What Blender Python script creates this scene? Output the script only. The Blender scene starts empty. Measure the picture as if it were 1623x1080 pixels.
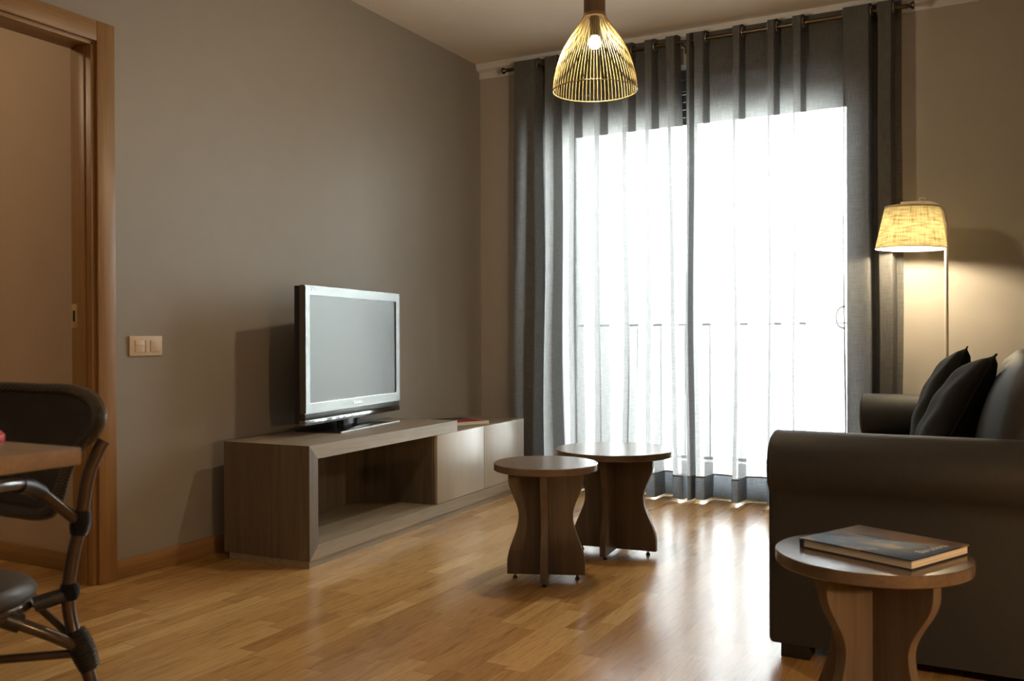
import bpy, bmesh, math, random
from mathutils import Vector, Matrix
random.seed(7)
PI = math.pi
scene = bpy.context.scene
COL = scene.collection

# ------------------------------------------------------------------ camera
F_PX, YAW, PITCH, ROLL = 1451.18, math.radians(-28.221), math.radians(-0.191), math.radians(-0.2272)
fw = Vector((math.sin(YAW)*math.cos(PITCH), math.cos(YAW)*math.cos(PITCH), math.sin(PITCH)))
rt0 = Vector((math.cos(YAW), -math.sin(YAW), 0)); up0 = rt0.cross(fw)
rt = math.cos(ROLL)*rt0 + math.sin(ROLL)*up0
up = -math.sin(ROLL)*rt0 + math.cos(ROLL)*up0
CAM = Vector((2.923, 0.0, 0.9))
cam_data = bpy.data.cameras.new('camera'); cam = bpy.data.objects.new('camera', cam_data); COL.objects.link(cam)
m = Matrix((rt, up, -fw)).transposed().to_4x4(); m.translation = CAM
cam.matrix_world = m
cam_data.sensor_width = 36; cam_data.lens = F_PX*36/1623
cam_data.clip_start = .05
cam_data.dof.use_dof = True; cam_data.dof.focus_distance = 4.0; cam_data.dof.aperture_fstop = 6.3
scene.camera = cam

# ------------------------------------------------------------------ world, exposure, daylight portal
scene.view_settings.view_transform = 'Standard'
scene.view_settings.look = 'None'
scene.view_settings.gamma = 1
scene.view_settings.exposure = 0.0
scene.cycles.use_denoising = True
scene.cycles.max_bounces = 10
scene.cycles.transparent_max_bounces = 16
scene.cycles.sample_clamp_indirect = 6
scene.cycles.caustics_reflective = False
scene.cycles.caustics_refractive = False
W_SKY = 56.0
world = bpy.data.worlds.new('world'); scene.world = world
world.use_nodes = True
wn = world.node_tree; wn.nodes.clear()
bg = wn.nodes.new('ShaderNodeBackground'); wo = wn.nodes.new('ShaderNodeOutputWorld')
bg.inputs[1].default_value = W_SKY
wtc = wn.nodes.new('ShaderNodeTexCoord'); wsx = wn.nodes.new('ShaderNodeSeparateXYZ'); wrp = wn.nodes.new('ShaderNodeValToRGB')
wmr = wn.nodes.new('ShaderNodeMapRange'); wmr.inputs['From Min'].default_value = -1; wmr.inputs['From Max'].default_value = 1
e_ = wrp.color_ramp.elements
e_[0].position = .33; e_[0].color = (.035, .034, .032, 1)          # street below
e_[1].position = .85; e_[1].color = (.22, .25, .29, 1)
e4 = e_.new(.70); e4.color = (.93, .97, 1.0, 1)            # bright overcast sky
e2 = e_.new(.43); e2.color = (.50, .51, .50, 1)                  # facades across the street
e3 = e_.new(.56); e3.color = (.95, .98, 1.0, 1)
wn.links.new(wtc.outputs['Generated'], wsx.inputs[0]); wn.links.new(wsx.outputs[2], wmr.inputs[0])
waz = wn.nodes.new('ShaderNodeMapRange'); waz.inputs['From Min'].default_value = -.42; waz.inputs['From Max'].default_value = .0
waz.inputs['To Min'].default_value = .32*W_SKY; waz.inputs['To Max'].default_value = 2.3*W_SKY      # brighter towards the sunlit side of the street
wn.links.new(wsx.outputs[0], waz.inputs[0]); wn.links.new(waz.outputs[0], bg.inputs[1])
wn.links.new(wmr.outputs[0], wrp.inputs[0]); wn.links.new(wrp.outputs[0], bg.inputs[0])
wn.links.new(bg.outputs[0], wo.inputs[0])
por = bpy.data.lights.new('window_portal', 'AREA'); por.shape = 'RECTANGLE'; por.size = 1.72; por.size_y = 2.2
por.cycles.is_portal = True
po = bpy.data.objects.new('window_portal', por); COL.objects.link(po)
po.location = (1.365, 5.32, 1.1); po.rotation_euler = (math.radians(-90), 0, 0)

E_PENDANT, E_FLOOR, E_SIDE, E_DINE, E_HALL, E_UP = 36, 28, 95, 3, 24, 115
WARM = (1.0, 0.80, 0.52)

# ------------------------------------------------------------------ material helpers
def new_mat(name):
    m = bpy.data.materials.new(name); m.use_nodes = True
    nt = m.node_tree; nt.nodes.clear()
    out = nt.nodes.new('ShaderNodeOutputMaterial')
    return m, nt, out
def N(nt, t, **kw):
    n = nt.nodes.new(t)
    for k, v in kw.items(): setattr(n, k, v)
    return n
def pbsdf(nt, out, col=(.5,.5,.5), rough=.5, metal=0, spec=.5, coat=0):
    b = nt.nodes.new('ShaderNodeBsdfPrincipled')
    b.inputs['Base Color'].default_value = (*col, 1); b.inputs['Roughness'].default_value = rough
    b.inputs['Metallic'].default_value = metal; b.inputs['Specular IOR Level'].default_value = spec
    b.inputs['Coat Weight'].default_value = coat
    nt.links.new(b.outputs[0], out.inputs[0])
    return b
def coords(nt, scale=(1,1,1), rot=(0,0,0)):
    tc = N(nt, 'ShaderNodeTexCoord'); mp = N(nt, 'ShaderNodeMapping')
    mp.inputs['Scale'].default_value = scale; mp.inputs['Rotation'].default_value = rot
    nt.links.new(tc.outputs['Object'], mp.inputs[0]); return mp.outputs[0]
def ramp(nt, fac, stops):
    r = N(nt, 'ShaderNodeValToRGB'); e = r.color_ramp.elements
    while len(e) < len(stops): e.new(.5)
    for i, (p, c) in enumerate(stops): e[i].position = p; e[i].color = (*c, 1)
    nt.links.new(fac, r.inputs[0]); return r.outputs[0]
def noise(nt, vec, scale, detail=4, rough=.5, dist=0):
    n = N(nt, 'ShaderNodeTexNoise'); n.inputs['Scale'].default_value = scale; n.inputs['Detail'].default_value = detail
    n.inputs['Roughness'].default_value = rough; n.inputs['Distortion'].default_value = dist
    nt.links.new(vec, n.inputs['Vector']); return n.outputs['Fac']
def bump(nt, b, h, strength=.2, dist=.002):
    n = N(nt, 'ShaderNodeBump'); n.inputs['Strength'].default_value = strength; n.inputs['Distance'].default_value = dist
    nt.links.new(h, n.inputs['Height']); nt.links.new(n.outputs[0], b.inputs['Normal'])
def math_(nt, op, a, b=None, c=None):
    n = N(nt, 'ShaderNodeMath', operation=op)
    for i, v in enumerate((a, b, c)):
        if v is None: continue
        if isinstance(v, (int, float)): n.inputs[i].default_value = v
        else: nt.links.new(v, n.inputs[i])
    return n.outputs[0]
def mixc(nt, fac, a, b, mode='MIX'):
    n = N(nt, 'ShaderNodeMix', data_type='RGBA', blend_type=mode)
    for s, v in ((0, fac), (6, a), (7, b)):
        if isinstance(v, (int, float)): n.inputs[s].default_value = v
        elif isinstance(v, tuple): n.inputs[s].default_value = (*v, 1)
        else: nt.links.new(v, n.inputs[s])
    return n.outputs[2]
def simple(name, col, rough=.5, metal=0, spec=.5, coat=0, var=.06, scale=8, bmp=0, bscale=200):
    m, nt, out = new_mat(name); b = pbsdf(nt, out, col, rough, metal, spec, coat)
    v = coords(nt); f = noise(nt, v, scale, 3)
    c = ramp(nt, f, [(.3, tuple(x*(1-var) for x in col)), (.7, tuple(min(1, x*(1+var)) for x in col))])
    nt.links.new(c, b.inputs['Base Color'])
    if bmp: bump(nt, b, noise(nt, v, bscale, 2), bmp, .001)
    return m
def wood(name, dark, light, axis='Y', rough=.45, gs=1.0, spec=.4, coat=0):
    """laminate or timber with grain running along one local axis"""
    m, nt, out = new_mat(name); b = pbsdf(nt, out, light, rough, 0, spec, coat)
    s = {'X': (1.2, 22, 22), 'Y': (22, 1.2, 22), 'Z': (22, 22, 1.2)}[axis]
    v = coords(nt, tuple(q*gs for q in s))
    f1 = noise(nt, v, 1.0, 6, .6, .6); 
    v2 = coords(nt, tuple(q*gs*6 for q in s)); f2 = noise(nt, v2, 1.0, 3, .6)
    f = math_(nt, 'ADD', math_(nt, 'MULTIPLY', f1, .7), math_(nt, 'MULTIPLY', f2, .3))
    c = ramp(nt, f, [(.34, dark), (.5, tuple((a+b_)/2 for a, b_ in zip(dark, light))), (.66, light)])
    nt.links.new(c, b.inputs['Base Color']); bump(nt, b, f2, .08, .0006)
    return m

def parquet():
    m, nt, out = new_mat('oak_parquet'); b = pbsdf(nt, out, (.3,.17,.08), .25, 0, .5)
    tc = N(nt, 'ShaderNodeTexCoord'); sx = N(nt, 'ShaderNodeSeparateXYZ'); nt.links.new(tc.outputs['Object'], sx.inputs[0])
    X, Y = sx.outputs[0], sx.outputs[1]
    row = math_(nt, 'FLOOR', math_(nt, 'DIVIDE', X, .069))
    wr = N(nt, 'ShaderNodeTexWhiteNoise', noise_dimensions='1D'); nt.links.new(row, wr.inputs['W'])
    yy = math_(nt, 'DIVIDE', math_(nt, 'ADD', Y, math_(nt, 'MULTIPLY', wr.outputs['Value'], 3.7)), .42)
    yn = math_(nt, 'ADD', yy, math_(nt, 'MULTIPLY', math_(nt, 'SINE', math_(nt, 'ADD', math_(nt,'MULTIPLY', yy, 1.7), math_(nt,'MULTIPLY', row, 2.1))), .22))
    colm = math_(nt, 'FLOOR', yn)
    cid = N(nt, 'ShaderNodeCombineXYZ'); nt.links.new(row, cid.inputs[0]); nt.links.new(colm, cid.inputs[1])
    wc = N(nt, 'ShaderNodeTexWhiteNoise', noise_dimensions='2D'); nt.links.new(cid.outputs[0], wc.inputs['Vector'])
    h = wc.outputs['Value']
    base = ramp(nt, h, [(0, (.36,.20,.07)), (.25, (.43,.25,.092)), (.7, (.48,.29,.112)), (1, (.56,.36,.152))])
    gv = N(nt, 'ShaderNodeCombineXYZ')
    nt.links.new(math_(nt, 'ADD', math_(nt,'MULTIPLY', X, 40), math_(nt,'MULTIPLY', h, 91)), gv.inputs[0])
    nt.links.new(math_(nt, 'ADD', math_(nt,'MULTIPLY', Y, 3.2), math_(nt,'MULTIPLY', h, 37)), gv.inputs[1])
    g = noise(nt, gv.outputs[0], 1.0, 5, .6, 1.2)
    gv2 = N(nt, 'ShaderNodeCombineXYZ')
    nt.links.new(math_(nt,'MULTIPLY', X, 260), gv2.inputs[0]); nt.links.new(math_(nt,'MULTIPLY', Y, 14), gv2.inputs[1])
    g2 = noise(nt, gv2.outputs[0], 1.0, 3, .6)
    c = mixc(nt, .75, base, ramp(nt, g, [(.3, (.62,.56,.5)), (.5, (1,1,1)), (.72, (1.0,1.0,1.0))]), 'MULTIPLY')
    c = mixc(nt, .45, c, ramp(nt, g2, [(.35, (.6,.55,.5)), (.55, (1,1,1))]), 'MULTIPLY')
    fx = math_(nt, 'FRACT', math_(nt, 'DIVIDE', X, .069)); fy = math_(nt, 'FRACT', yn)
    ex = math_(nt, 'LESS_THAN', math_(nt, 'MINIMUM', fx, math_(nt, 'SUBTRACT', 1, fx)), .010)
    ey = math_(nt, 'LESS_THAN', math_(nt, 'MINIMUM', fy, math_(nt, 'SUBTRACT', 1, fy)), .0022)
    e = math_(nt, 'MAXIMUM', ex, ey)
    c = mixc(nt, math_(nt, 'MULTIPLY', e, .45), c, (.09,.045,.02))
    nt.links.new(c, b.inputs['Base Color'])
    r = math_(nt, 'ADD', .17, math_(nt, 'MULTIPLY', g, .10)); nt.links.new(r, b.inputs['Roughness'])
    bump(nt, b, math_(nt, 'ADD', g2, math_(nt, 'MULTIPLY', e, -2)), .06, .0006)
    return m

def sheer(name, col, open0, trans=.55, weave=900):
    """woven net: holes let light straight through, threads scatter it; holes close at a slant"""
    m, nt, out = new_mat(name)
    tc = N(nt, 'ShaderNodeTexCoord'); sx = N(nt, 'ShaderNodeSeparateXYZ'); nt.links.new(tc.outputs['UV'], sx.inputs[0])
    vu = N(nt, 'ShaderNodeCombineXYZ'); nt.links.new(math_(nt,'MULTIPLY', sx.outputs[0], 300), vu.inputs[0]); nt.links.new(math_(nt,'MULTIPLY', sx.outputs[1], 14), vu.inputs[1])
    vv = N(nt, 'ShaderNodeCombineXYZ'); nt.links.new(math_(nt,'MULTIPLY', sx.outputs[0], 14), vv.inputs[0]); nt.links.new(math_(nt,'MULTIPLY', sx.outputs[1], 300), vv.inputs[1])
    th = math_(nt, 'ADD', noise(nt, vu.outputs[0], 1, 2), noise(nt, vv.outputs[0], 1, 2))
    c = ramp(nt, math_(nt,'MULTIPLY', th, .5), [(.35, tuple(x*.75 for x in col)), (.65, tuple(min(1, x*1.2) for x in col))])
    d = N(nt, 'ShaderNodeBsdfDiffuse'); t = N(nt, 'ShaderNodeBsdfTranslucent'); tr = N(nt, 'ShaderNodeBsdfTransparent')
    nt.links.new(c, d.inputs[0]); nt.links.new(c, t.inputs[0])
    m1 = N(nt, 'ShaderNodeMixShader'); m1.inputs[0].default_value = trans
    nt.links.new(d.outputs[0], m1.inputs[1]); nt.links.new(t.outputs[0], m1.inputs[2])
    lw = N(nt, 'ShaderNodeLayerWeight'); lw.inputs[0].default_value = .5
    cosv = math_(nt, 'SUBTRACT', 1, lw.outputs['Facing'])
    op = math_(nt, 'MULTIPLY', math_(nt, 'POWER', math_(nt,'MAXIMUM', cosv, .02), 1.1), open0)
    op = math_(nt, 'MULTIPLY', op, math_(nt, 'ADD', .78, math_(nt, 'MULTIPLY', th, .22)))
    m2 = N(nt, 'ShaderNodeMixShader'); nt.links.new(op, m2.inputs[0])
    nt.links.new(m1.outputs[0], m2.inputs[1]); nt.links.new(tr.outputs[0], m2.inputs[2])
    nt.links.new(m2.outputs[0], out.inputs[0])
    return m

def glass_mat():
    m, nt, out = new_mat('window_glass')
    tr = N(nt, 'ShaderNodeBsdfTransparent'); tr.inputs[0].default_value = (.93,.96,.95,1)
    g = N(nt, 'ShaderNodeBsdfGlossy'); g.inputs['Roughness'].default_value = .02
    fr = N(nt, 'ShaderNodeFresnel'); fr.inputs[0].default_value = 1.45
    mx = N(nt, 'ShaderNodeMixShader'); nt.links.new(fr.outputs[0], mx.inputs[0]); nt.links.new(tr.outputs[0], mx.inputs[1]); nt.links.new(g.outputs[0], mx.inputs[2])
    nt.links.new(mx.outputs[0], out.inputs[0]); return m
def emit(name, col, s):
    m, nt, out = new_mat(name); e = N(nt, 'ShaderNodeEmission'); e.inputs[0].default_value = (*col, 1); e.inputs[1].default_value = s
    nt.links.new(e.outputs[0], out.inputs[0]); return m
def linen_shade():
    m, nt, out = new_mat('linen_lamp_shade')
    tc = N(nt, 'ShaderNodeTexCoord'); sx = N(nt, 'ShaderNodeSeparateXYZ'); nt.links.new(tc.outputs['UV'], sx.inputs[0])
    a = N(nt, 'ShaderNodeCombineXYZ'); nt.links.new(math_(nt,'MULTIPLY', sx.outputs[0], 220), a.inputs[0]); nt.links.new(math_(nt,'MULTIPLY', sx.outputs[1], 6), a.inputs[1])
    b = N(nt, 'ShaderNodeCombineXYZ'); nt.links.new(math_(nt,'MULTIPLY', sx.outputs[0], 14), b.inputs[0]); nt.links.new(math_(nt,'MULTIPLY', sx.outputs[1], 60), b.inputs[1])
    th = math_(nt, 'MULTIPLY', math_(nt, 'ADD', noise(nt, a.outputs[0], 1, 3), noise(nt, b.outputs[0], 1, 3)), .5)
    c = ramp(nt, th, [(.36, (.22,.155,.06)), (.52, (.46,.40,.20)), (.66, (.56,.50,.28))])
    d = N(nt, 'ShaderNodeBsdfDiffuse'); t = N(nt, 'ShaderNodeBsdfTranslucent')
    nt.links.new(c, d.inputs[0]); nt.links.new(c, t.inputs[0])
    mx = N(nt, 'ShaderNodeMixShader'); mx.inputs[0].default_value = .09
    nt.links.new(d.outputs[0], mx.inputs[1]); nt.links.new(t.outputs[0], mx.inputs[2]); nt.links.new(mx.outputs[0], out.inputs[0])
    return m
def wicker(name, col, col2, scale=260, rough=.5):
    m, nt, out = new_mat(name); b = pbsdf(nt, out, col, rough)
    tc = N(nt, 'ShaderNodeTexCoord'); sx = N(nt, 'ShaderNodeSeparateXYZ'); nt.links.new(tc.outputs['UV'], sx.inputs[0])
    u = math_(nt, 'SINE', math_(nt, 'MULTIPLY', sx.outputs[0], scale*PI)); v = math_(nt, 'SINE', math_(nt, 'MULTIPLY', sx.outputs[1], scale*PI))
    w = math_(nt, 'MULTIPLY', u, v)
    c = ramp(nt, math_(nt, 'MULTIPLY_ADD', w, .5, .5), [(.3, col), (.8, col2)])
    nt.links.new(c, b.inputs['Base Color']); bump(nt, b, w, .5, .001); return m
def cover_mat(kind):
    m, nt, out = new_mat('printed_cover_'+kind); b = pbsdf(nt, out, (.2,.2,.2), .5, 0, .3)
    v = coords(nt)
    if kind == 'travel':
        f = noise(nt, coords(nt, (9, 22, 1)), 1.0, 5, .65, .8)
        sx = N(nt, 'ShaderNodeSeparateXYZ'); nt.links.new(v, sx.inputs[0])
        c = ramp(nt, f, [(.30, (.008,.025,.085)), (.46, (.02,.06,.17)), (.53, (.13,.10,.085)), (.62, (.26,.20,.16)), (.75, (.05,.05,.055))])
        sea = math_(nt, 'LESS_THAN', math_(nt, 'ADD', sx.outputs[1], math_(nt, 'MULTIPLY', f, .12)), -.005)
        hill = ramp(nt, noise(nt, v, 14, 3), [(.4, (.11,.075,.05)), (.6, (.22,.155,.10))])
        edge = math_(nt, 'GREATER_THAN', math_(nt, 'ADD', sx.outputs[1], math_(nt, 'MULTIPLY', noise(nt, v, 9, 2), .05)), .055)
        c = mixc(nt, edge, c, hill)
        blue = math_(nt, 'GREATER_THAN', math_(nt, 'SUBTRACT', sx.outputs[0], math_(nt,'MULTIPLY', sx.outputs[1], .6)), .085)
        c = mixc(nt, math_(nt, 'MULTIPLY', blue, .8), c, (.010,.030,.10))
    else:
        sx = N(nt, 'ShaderNodeSeparateXYZ'); nt.links.new(v, sx.inputs[0])
        f = noise(nt, v, 18, 3)
        dark = ramp(nt, f, [(.4, (.02,.03,.025)), (.6, (.035,.06,.045))])
        red = ramp(nt, f, [(.4, (.28,.02,.035)), (.6, (.36,.035,.05))])
        s = math_(nt, 'GREATER_THAN', sx.outputs[0], -.01)
        c = mixc(nt, s, dark, red)
        bx = math_(nt, 'GREATER_THAN', math_(nt, 'ABSOLUTE', sx.outputs[0]), .139)
        by = math_(nt, 'GREATER_THAN', math_(nt, 'ABSOLUTE', sx.outputs[1]), .108)
        c = mixc(nt, math_(nt, 'MAXIMUM', bx, by), c, (.72,.70,.66))
    nt.links.new(c, b.inputs['Base Color']); return m
def pages():
    m, nt, out = new_mat('paper_pages'); b = pbsdf(nt, out, (.7,.64,.52), .8)
    f = noise(nt, coords(nt, (2, 2, 900)), 1, 2)
    nt.links.new(ramp(nt, f, [(.3, (.52,.46,.36)), (.6, (.78,.72,.6))]), b.inputs['Base Color']); return m

M = dict(
    floor=parquet(),
    wall_l=simple('taupe_wall_paint', (.275,.256,.232), .5, bmp=.05, bscale=300, var=.02, spec=.4),
    wall_b=simple('beige_wall_paint', (.39,.355,.31), .7, bmp=.05, bscale=300, var=.02),
    hall=simple('hall_wall_paint', (.42,.31,.22), .8, var=.02),
    ceil=simple('ceiling_paint', (.76,.69,.62), .9, var=.02),
    white=simple('white_plaster', (.62,.61,.60), .6, var=.02),
    oak=wood('oak_trim_vertical', (.20,.105,.038), (.31,.175,.072), 'Z', .4),
    oak_h=wood('oak_trim_horizontal', (.20,.105,.038), (.31,.175,.072), 'Y', .4),
    oak_x=wood('oak_trim_cross', (.20,.105,.038), (.31,.175,.072), 'X', .4),
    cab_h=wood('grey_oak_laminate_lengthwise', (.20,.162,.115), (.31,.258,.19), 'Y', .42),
    cab_v_shaded=wood('grey_oak_laminate_upright_shaded', (.085,.066,.048), (.15,.12,.09), 'Z', .45),  # same laminate, with shade on the side and shelf put into the colour
    door=wood('satin_greige_door', (.36,.325,.27), (.40,.365,.31), 'Z', .3, .8, .5),
    tbl=wood('brown_oak_tabletop', (.11,.078,.055), (.19,.145,.11), 'X', .22, 1, .5),
    tblv=wood('brown_oak_panel', (.085,.062,.042), (.15,.112,.078), 'Z', .5),
    side_top=wood('brown_oak_side_tabletop', (.085,.06,.042), (.15,.108,.075), 'X', .25, 1, .5),
    dine=wood('dining_table_wood', (.17,.115,.07), (.27,.19,.12), 'X', .35),
    black=simple('black_plastic', (.012,.012,.012), .35),
    blackgloss=simple('black_gloss', (.01,.011,.012), .12, coat=.5),
    rubber=simple('black_rubber', (.015,.015,.015), .7),
    bezel=simple('tv_bezel_gloss', (.17,.178,.175), .27, metal=.8, var=.01),
    screen=simple('tv_screen', (.11,.113,.11), .36, metal=.8, var=.0),
    darkgrey=simple('dark_grey_grille', (.05,.052,.05), .4, metal=.5), trimgrey=simple('mirror_grey_trim', (.30,.31,.31), .08, 1),
    gold=simple('bright_brass', (.75,.60,.32), .3, .7),
    chrome=simple('polished_metal', (.75,.75,.75), .12, 1),
    steel=simple('brushed_steel', (.42,.40,.38), .3, 1),
    bronze=simple('dark_bronze', (.12,.085,.05), .35, 1),
    brass=simple('brass_wire', (.26,.20,.08), .42, .45),
    neck=wood('walnut_pendant_neck', (.10,.06,.038), (.17,.105,.065), 'Z', .5, 2),
    cream=simple('cream_enamel', (.75,.68,.58), .35),
    switch=simple('beige_switch_plastic', (.60,.50,.38), .35),
    sofa=simple('charcoal_sofa_fabric', (.017,.0175,.019), .62, bmp=.3, bscale=900, scale=60, var=.12),
    cush=simple('charcoal_back_cushion', (.026,.025,.025), .58, bmp=.2, bscale=700, scale=40, var=.1),
    pill=simple('black_pillow_fabric', (.009,.0082,.0082), .85, spec=.2, bmp=.4, bscale=700, scale=50, var=.15),
    frame=simple('dark_grey_aluminium', (.10,.10,.10), .4, .4),
    shutter=simple('dark_shutter_slats', (.02,.02,.02), .6),
    rail=simple('pale_painted_metal', (.75,.76,.77), .5),
    slab=simple('terrace_tiles', (.22,.20,.18), .7),
    curtain=sheer('grey_sheer_curtain', (.185,.183,.18), .10, .50),
    hem=sheer('grey_curtain_hem', (.20,.22,.25), .05, .40),
    stitch=simple('hem_stitching', (.10,.10,.09), .9),
    glass=glass_mat(),
    linen=linen_shade(), shade_in=simple('white_shade_lining', (.85,.80,.70), .8),
    bulb=emit('glowing_bulb', (1, .86, .6), 60), bulb2=emit('glowing_lamp_bulb', (1, .82, .55), 40),
    rattan=simple('dark_rattan_cane', (.045,.026,.016), .28, var=.25, scale=30, coat=.3),
    bind=simple('black_cane_binding', (.018,.018,.018), .35, var=.3, scale=120, bmp=.4, bscale=300),
    wick=wicker('dark_woven_rattan', (.018,.014,.010), (.055,.045,.034)),
    wickrim=wicker('woven_rattan_rim', (.022,.017,.012), (.09,.078,.06), 200, .35),
    travel=cover_mat('travel'), mag=cover_mat('magazine'), pages=pages(),
    navy=simple('navy_book_cloth', (.012,.02,.045), .5), whitecov=simple('white_cover_board', (.68,.66,.62), .5),
    ink=simple('white_lettering', (.38,.40,.43), .5), red=simple('red_plastic', (.5,.03,.03), .35),
    silver=simple('silver_lettering', (.85,.86,.86), .25, .6),
)

# ------------------------------------------------------------------ mesh helpers
def obj(name, bm, mat, parent=None, smooth=35, uv=False):
    me = bpy.data.meshes.new(name)
    bm.normal_update()
    if smooth:
        a = math.radians(smooth)
        for f in bm.faces: f.smooth = True
        for e in bm.edges:
            if len(e.link_faces) == 2 and e.calc_face_angle(0) > a: e.smooth = False
    bm.to_mesh(me); bm.free()
    me.materials.append(mat)
    o = bpy.data.objects.new(name, me); COL.objects.link(o)
    if parent: o.parent = parent
    return o
def empty(name, loc=(0,0,0), rz=0):
    o = bpy.data.objects.new(name, None); COL.objects.link(o); o.location = loc; o.rotation_euler = (0, 0, rz)
    o.empty_display_size = .1
    return o
def tag(o, label, cat, group=None):
    o['label'] = label; o['category'] = cat
    if group: o['group'] = group
    return o
def struct(o, label=None):
    o['kind'] = 'structure'
    if label: o['label'] = label
    return o
def box(bm, x0, x1, y0, y1, z0, z1, bev=0, seg=2):
    r = bmesh.ops.create_cube(bm, size=1)
    vs = r['verts']
    for v in vs: v.co = Vector((x0+(v.co.x+.5)*(x1-x0), y0+(v.co.y+.5)*(y1-y0), z0+(v.co.z+.5)*(z1-z0)))
    if bev:
        es = list({e for v in vs for e in v.link_edges})
        bmesh.ops.bevel(bm, geom=es, offset=bev, segments=seg, affect='EDGES', profile=.5)
    return bm
def BX(*a, **k): return box(bmesh.new(), *a, **k)
def smooth_path(pts, n=6):
    P = [Vector(p) for p in pts]; out = []
    for i in range(len(P)-1):
        p0 = P[max(i-1, 0)]; p1 = P[i]; p2 = P[i+1]; p3 = P[min(i+2, len(P)-1)]
        for k in range(n):
            t = k/n
            out.append(.5*((2*p1)+(-p0+p2)*t+(2*p0-5*p1+4*p2-p3)*t*t+(-p0+3*p1-3*p2+p3)*t**3))
    out.append(P[-1]); return out
def tube(bm, pts, r, seg=10, closed=False, cap=True):
    P = [Vector(p) for p in pts]; n = len(P)
    R = r if isinstance(r, (list, tuple)) else [r]*n
    rings = []; prev = None
    for i, p in enumerate(P):
        a = P[(i-1) % n] if (closed or i > 0) else p; b = P[(i+1) % n] if (closed or i < n-1) else p
        t = (b-a).normalized()
        if prev is None:
            ref = Vector((0,0,1)) if abs(t.z) < .9 else Vector((1,0,0)); u = t.cross(ref).normalized()
        else:
            u = (prev - t*prev.dot(t)).normalized()
        prev = u; w = t.cross(u)
        rings.append([bm.verts.new(p+(u*math.cos(2*PI*k/seg)+w*math.sin(2*PI*k/seg))*R[i]) for k in range(seg)])
    m = n if closed else n-1
    for i in range(m):
        A, B = rings[i], rings[(i+1) % n]
        for k in range(seg): bm.faces.new((A[k], A[(k+1) % seg], B[(k+1) % seg], B[k]))
    if cap and not closed:
        bm.faces.new(rings[0][::-1]); bm.faces.new(rings[-1])
    return bm
def TB(*a, **k): return tube(bmesh.new(), *a, **k)
def lathe(bm, prof, seg=48, c=(0,0,0), uv=None, closed=False):
    rings = []
    for (r, z) in prof:
        if r < 1e-6: rings.append([bm.verts.new((c[0], c[1], c[2]+z))])
        else: rings.append([bm.verts.new((c[0]+r*math.cos(2*PI*k/seg), c[1]+r*math.sin(2*PI*k/seg), c[2]+z)) for k in range(seg)])
    uvl = bm.loops.layers.uv.verify() if uv else None
    pairs = list(zip(rings, rings[1:])) + ([(rings[-1], rings[0])] if closed else [])
    for j, (A, B) in enumerate(pairs):
        for k in range(seg):
            k2 = (k+1) % seg
            if len(A) == 1 and len(B) == 1: continue
            if len(A) == 1: f = bm.faces.new((A[0], B[k2], B[k]))
            elif len(B) == 1: f = bm.faces.new((A[k], A[k2], B[0]))
            else:
                f = bm.faces.new((A[k], A[k2], B[k2], B[k]))
                if uvl:
                    for l, (uu, vv) in zip(f.loops, ((k, j), (k+1, j), (k+1, j+1), (k, j+1))): l[uvl].uv = (uu/seg, vv/len(pairs))
    return bm
def LT(*a, **k): return lathe(bmesh.new(), *a, **k)
def prism(bm, pts, h0, h1, axes='XY', bev=0, seg=2):
    """extrude a closed outline; axes names the plane of the outline, the third axis gets h0..h1"""
    def mk(a, b, h): return {'XY': (a, b, h), 'YZ': (h, a, b), 'XZ': (a, h, b)}[axes]
    A = [bm.verts.new(mk(a, b, h0)) for a, b in pts]; B = [bm.verts.new(mk(a, b, h1)) for a, b in pts]
    n = len(pts); fs = []
    fa = bm.faces.new(A[::-1]); fb = bm.faces.new(B)
    for i in range(n): fs.append(bm.faces.new((A[i], A[(i+1) % n], B[(i+1) % n], B[i])))
    bmesh.ops.recalc_face_normals(bm, faces=[fa, fb]+fs)
    if bev:
        es = list(set(fa.edges) | set(fb.edges))
        bmesh.ops.bevel(bm, geom=es, offset=bev, segments=seg, affect='EDGES', profile=.5)
    return bm
def text_obj(name, body, size, mat, parent, loc, rot, depth=.0004, spacing=1.0):
    cu = bpy.data.curves.new(name, 'FONT'); cu.body = body; cu.size = size; cu.extrude = depth; cu.align_x = 'CENTER'; cu.align_y = 'CENTER'
    cu.space_character = spacing
    tmp = bpy.data.objects.new(name+'_source', cu); COL.objects.link(tmp)
    dg = bpy.context.evaluated_depsgraph_get(); dg.update()
    me = bpy.data.meshes.new_from_object(tmp.evaluated_get(dg)); me.name = name
    bpy.data.objects.remove(tmp)
    me.materials.clear(); me.materials.append(mat)
    o = bpy.data.objects.new(name, me); COL.objects.link(o); o.parent = parent
    o.location = loc; o.rotation_euler = rot
    return o
def point_light(name, loc, energy, col, r, parent=None):
    l = bpy.data.lights.new(name, 'POINT'); l.energy = energy; l.color = col; l.shadow_soft_size = r
    o = bpy.data.objects.new(name, l); COL.objects.link(o); o.location = loc
    if parent: o.parent = parent
    return o

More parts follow.
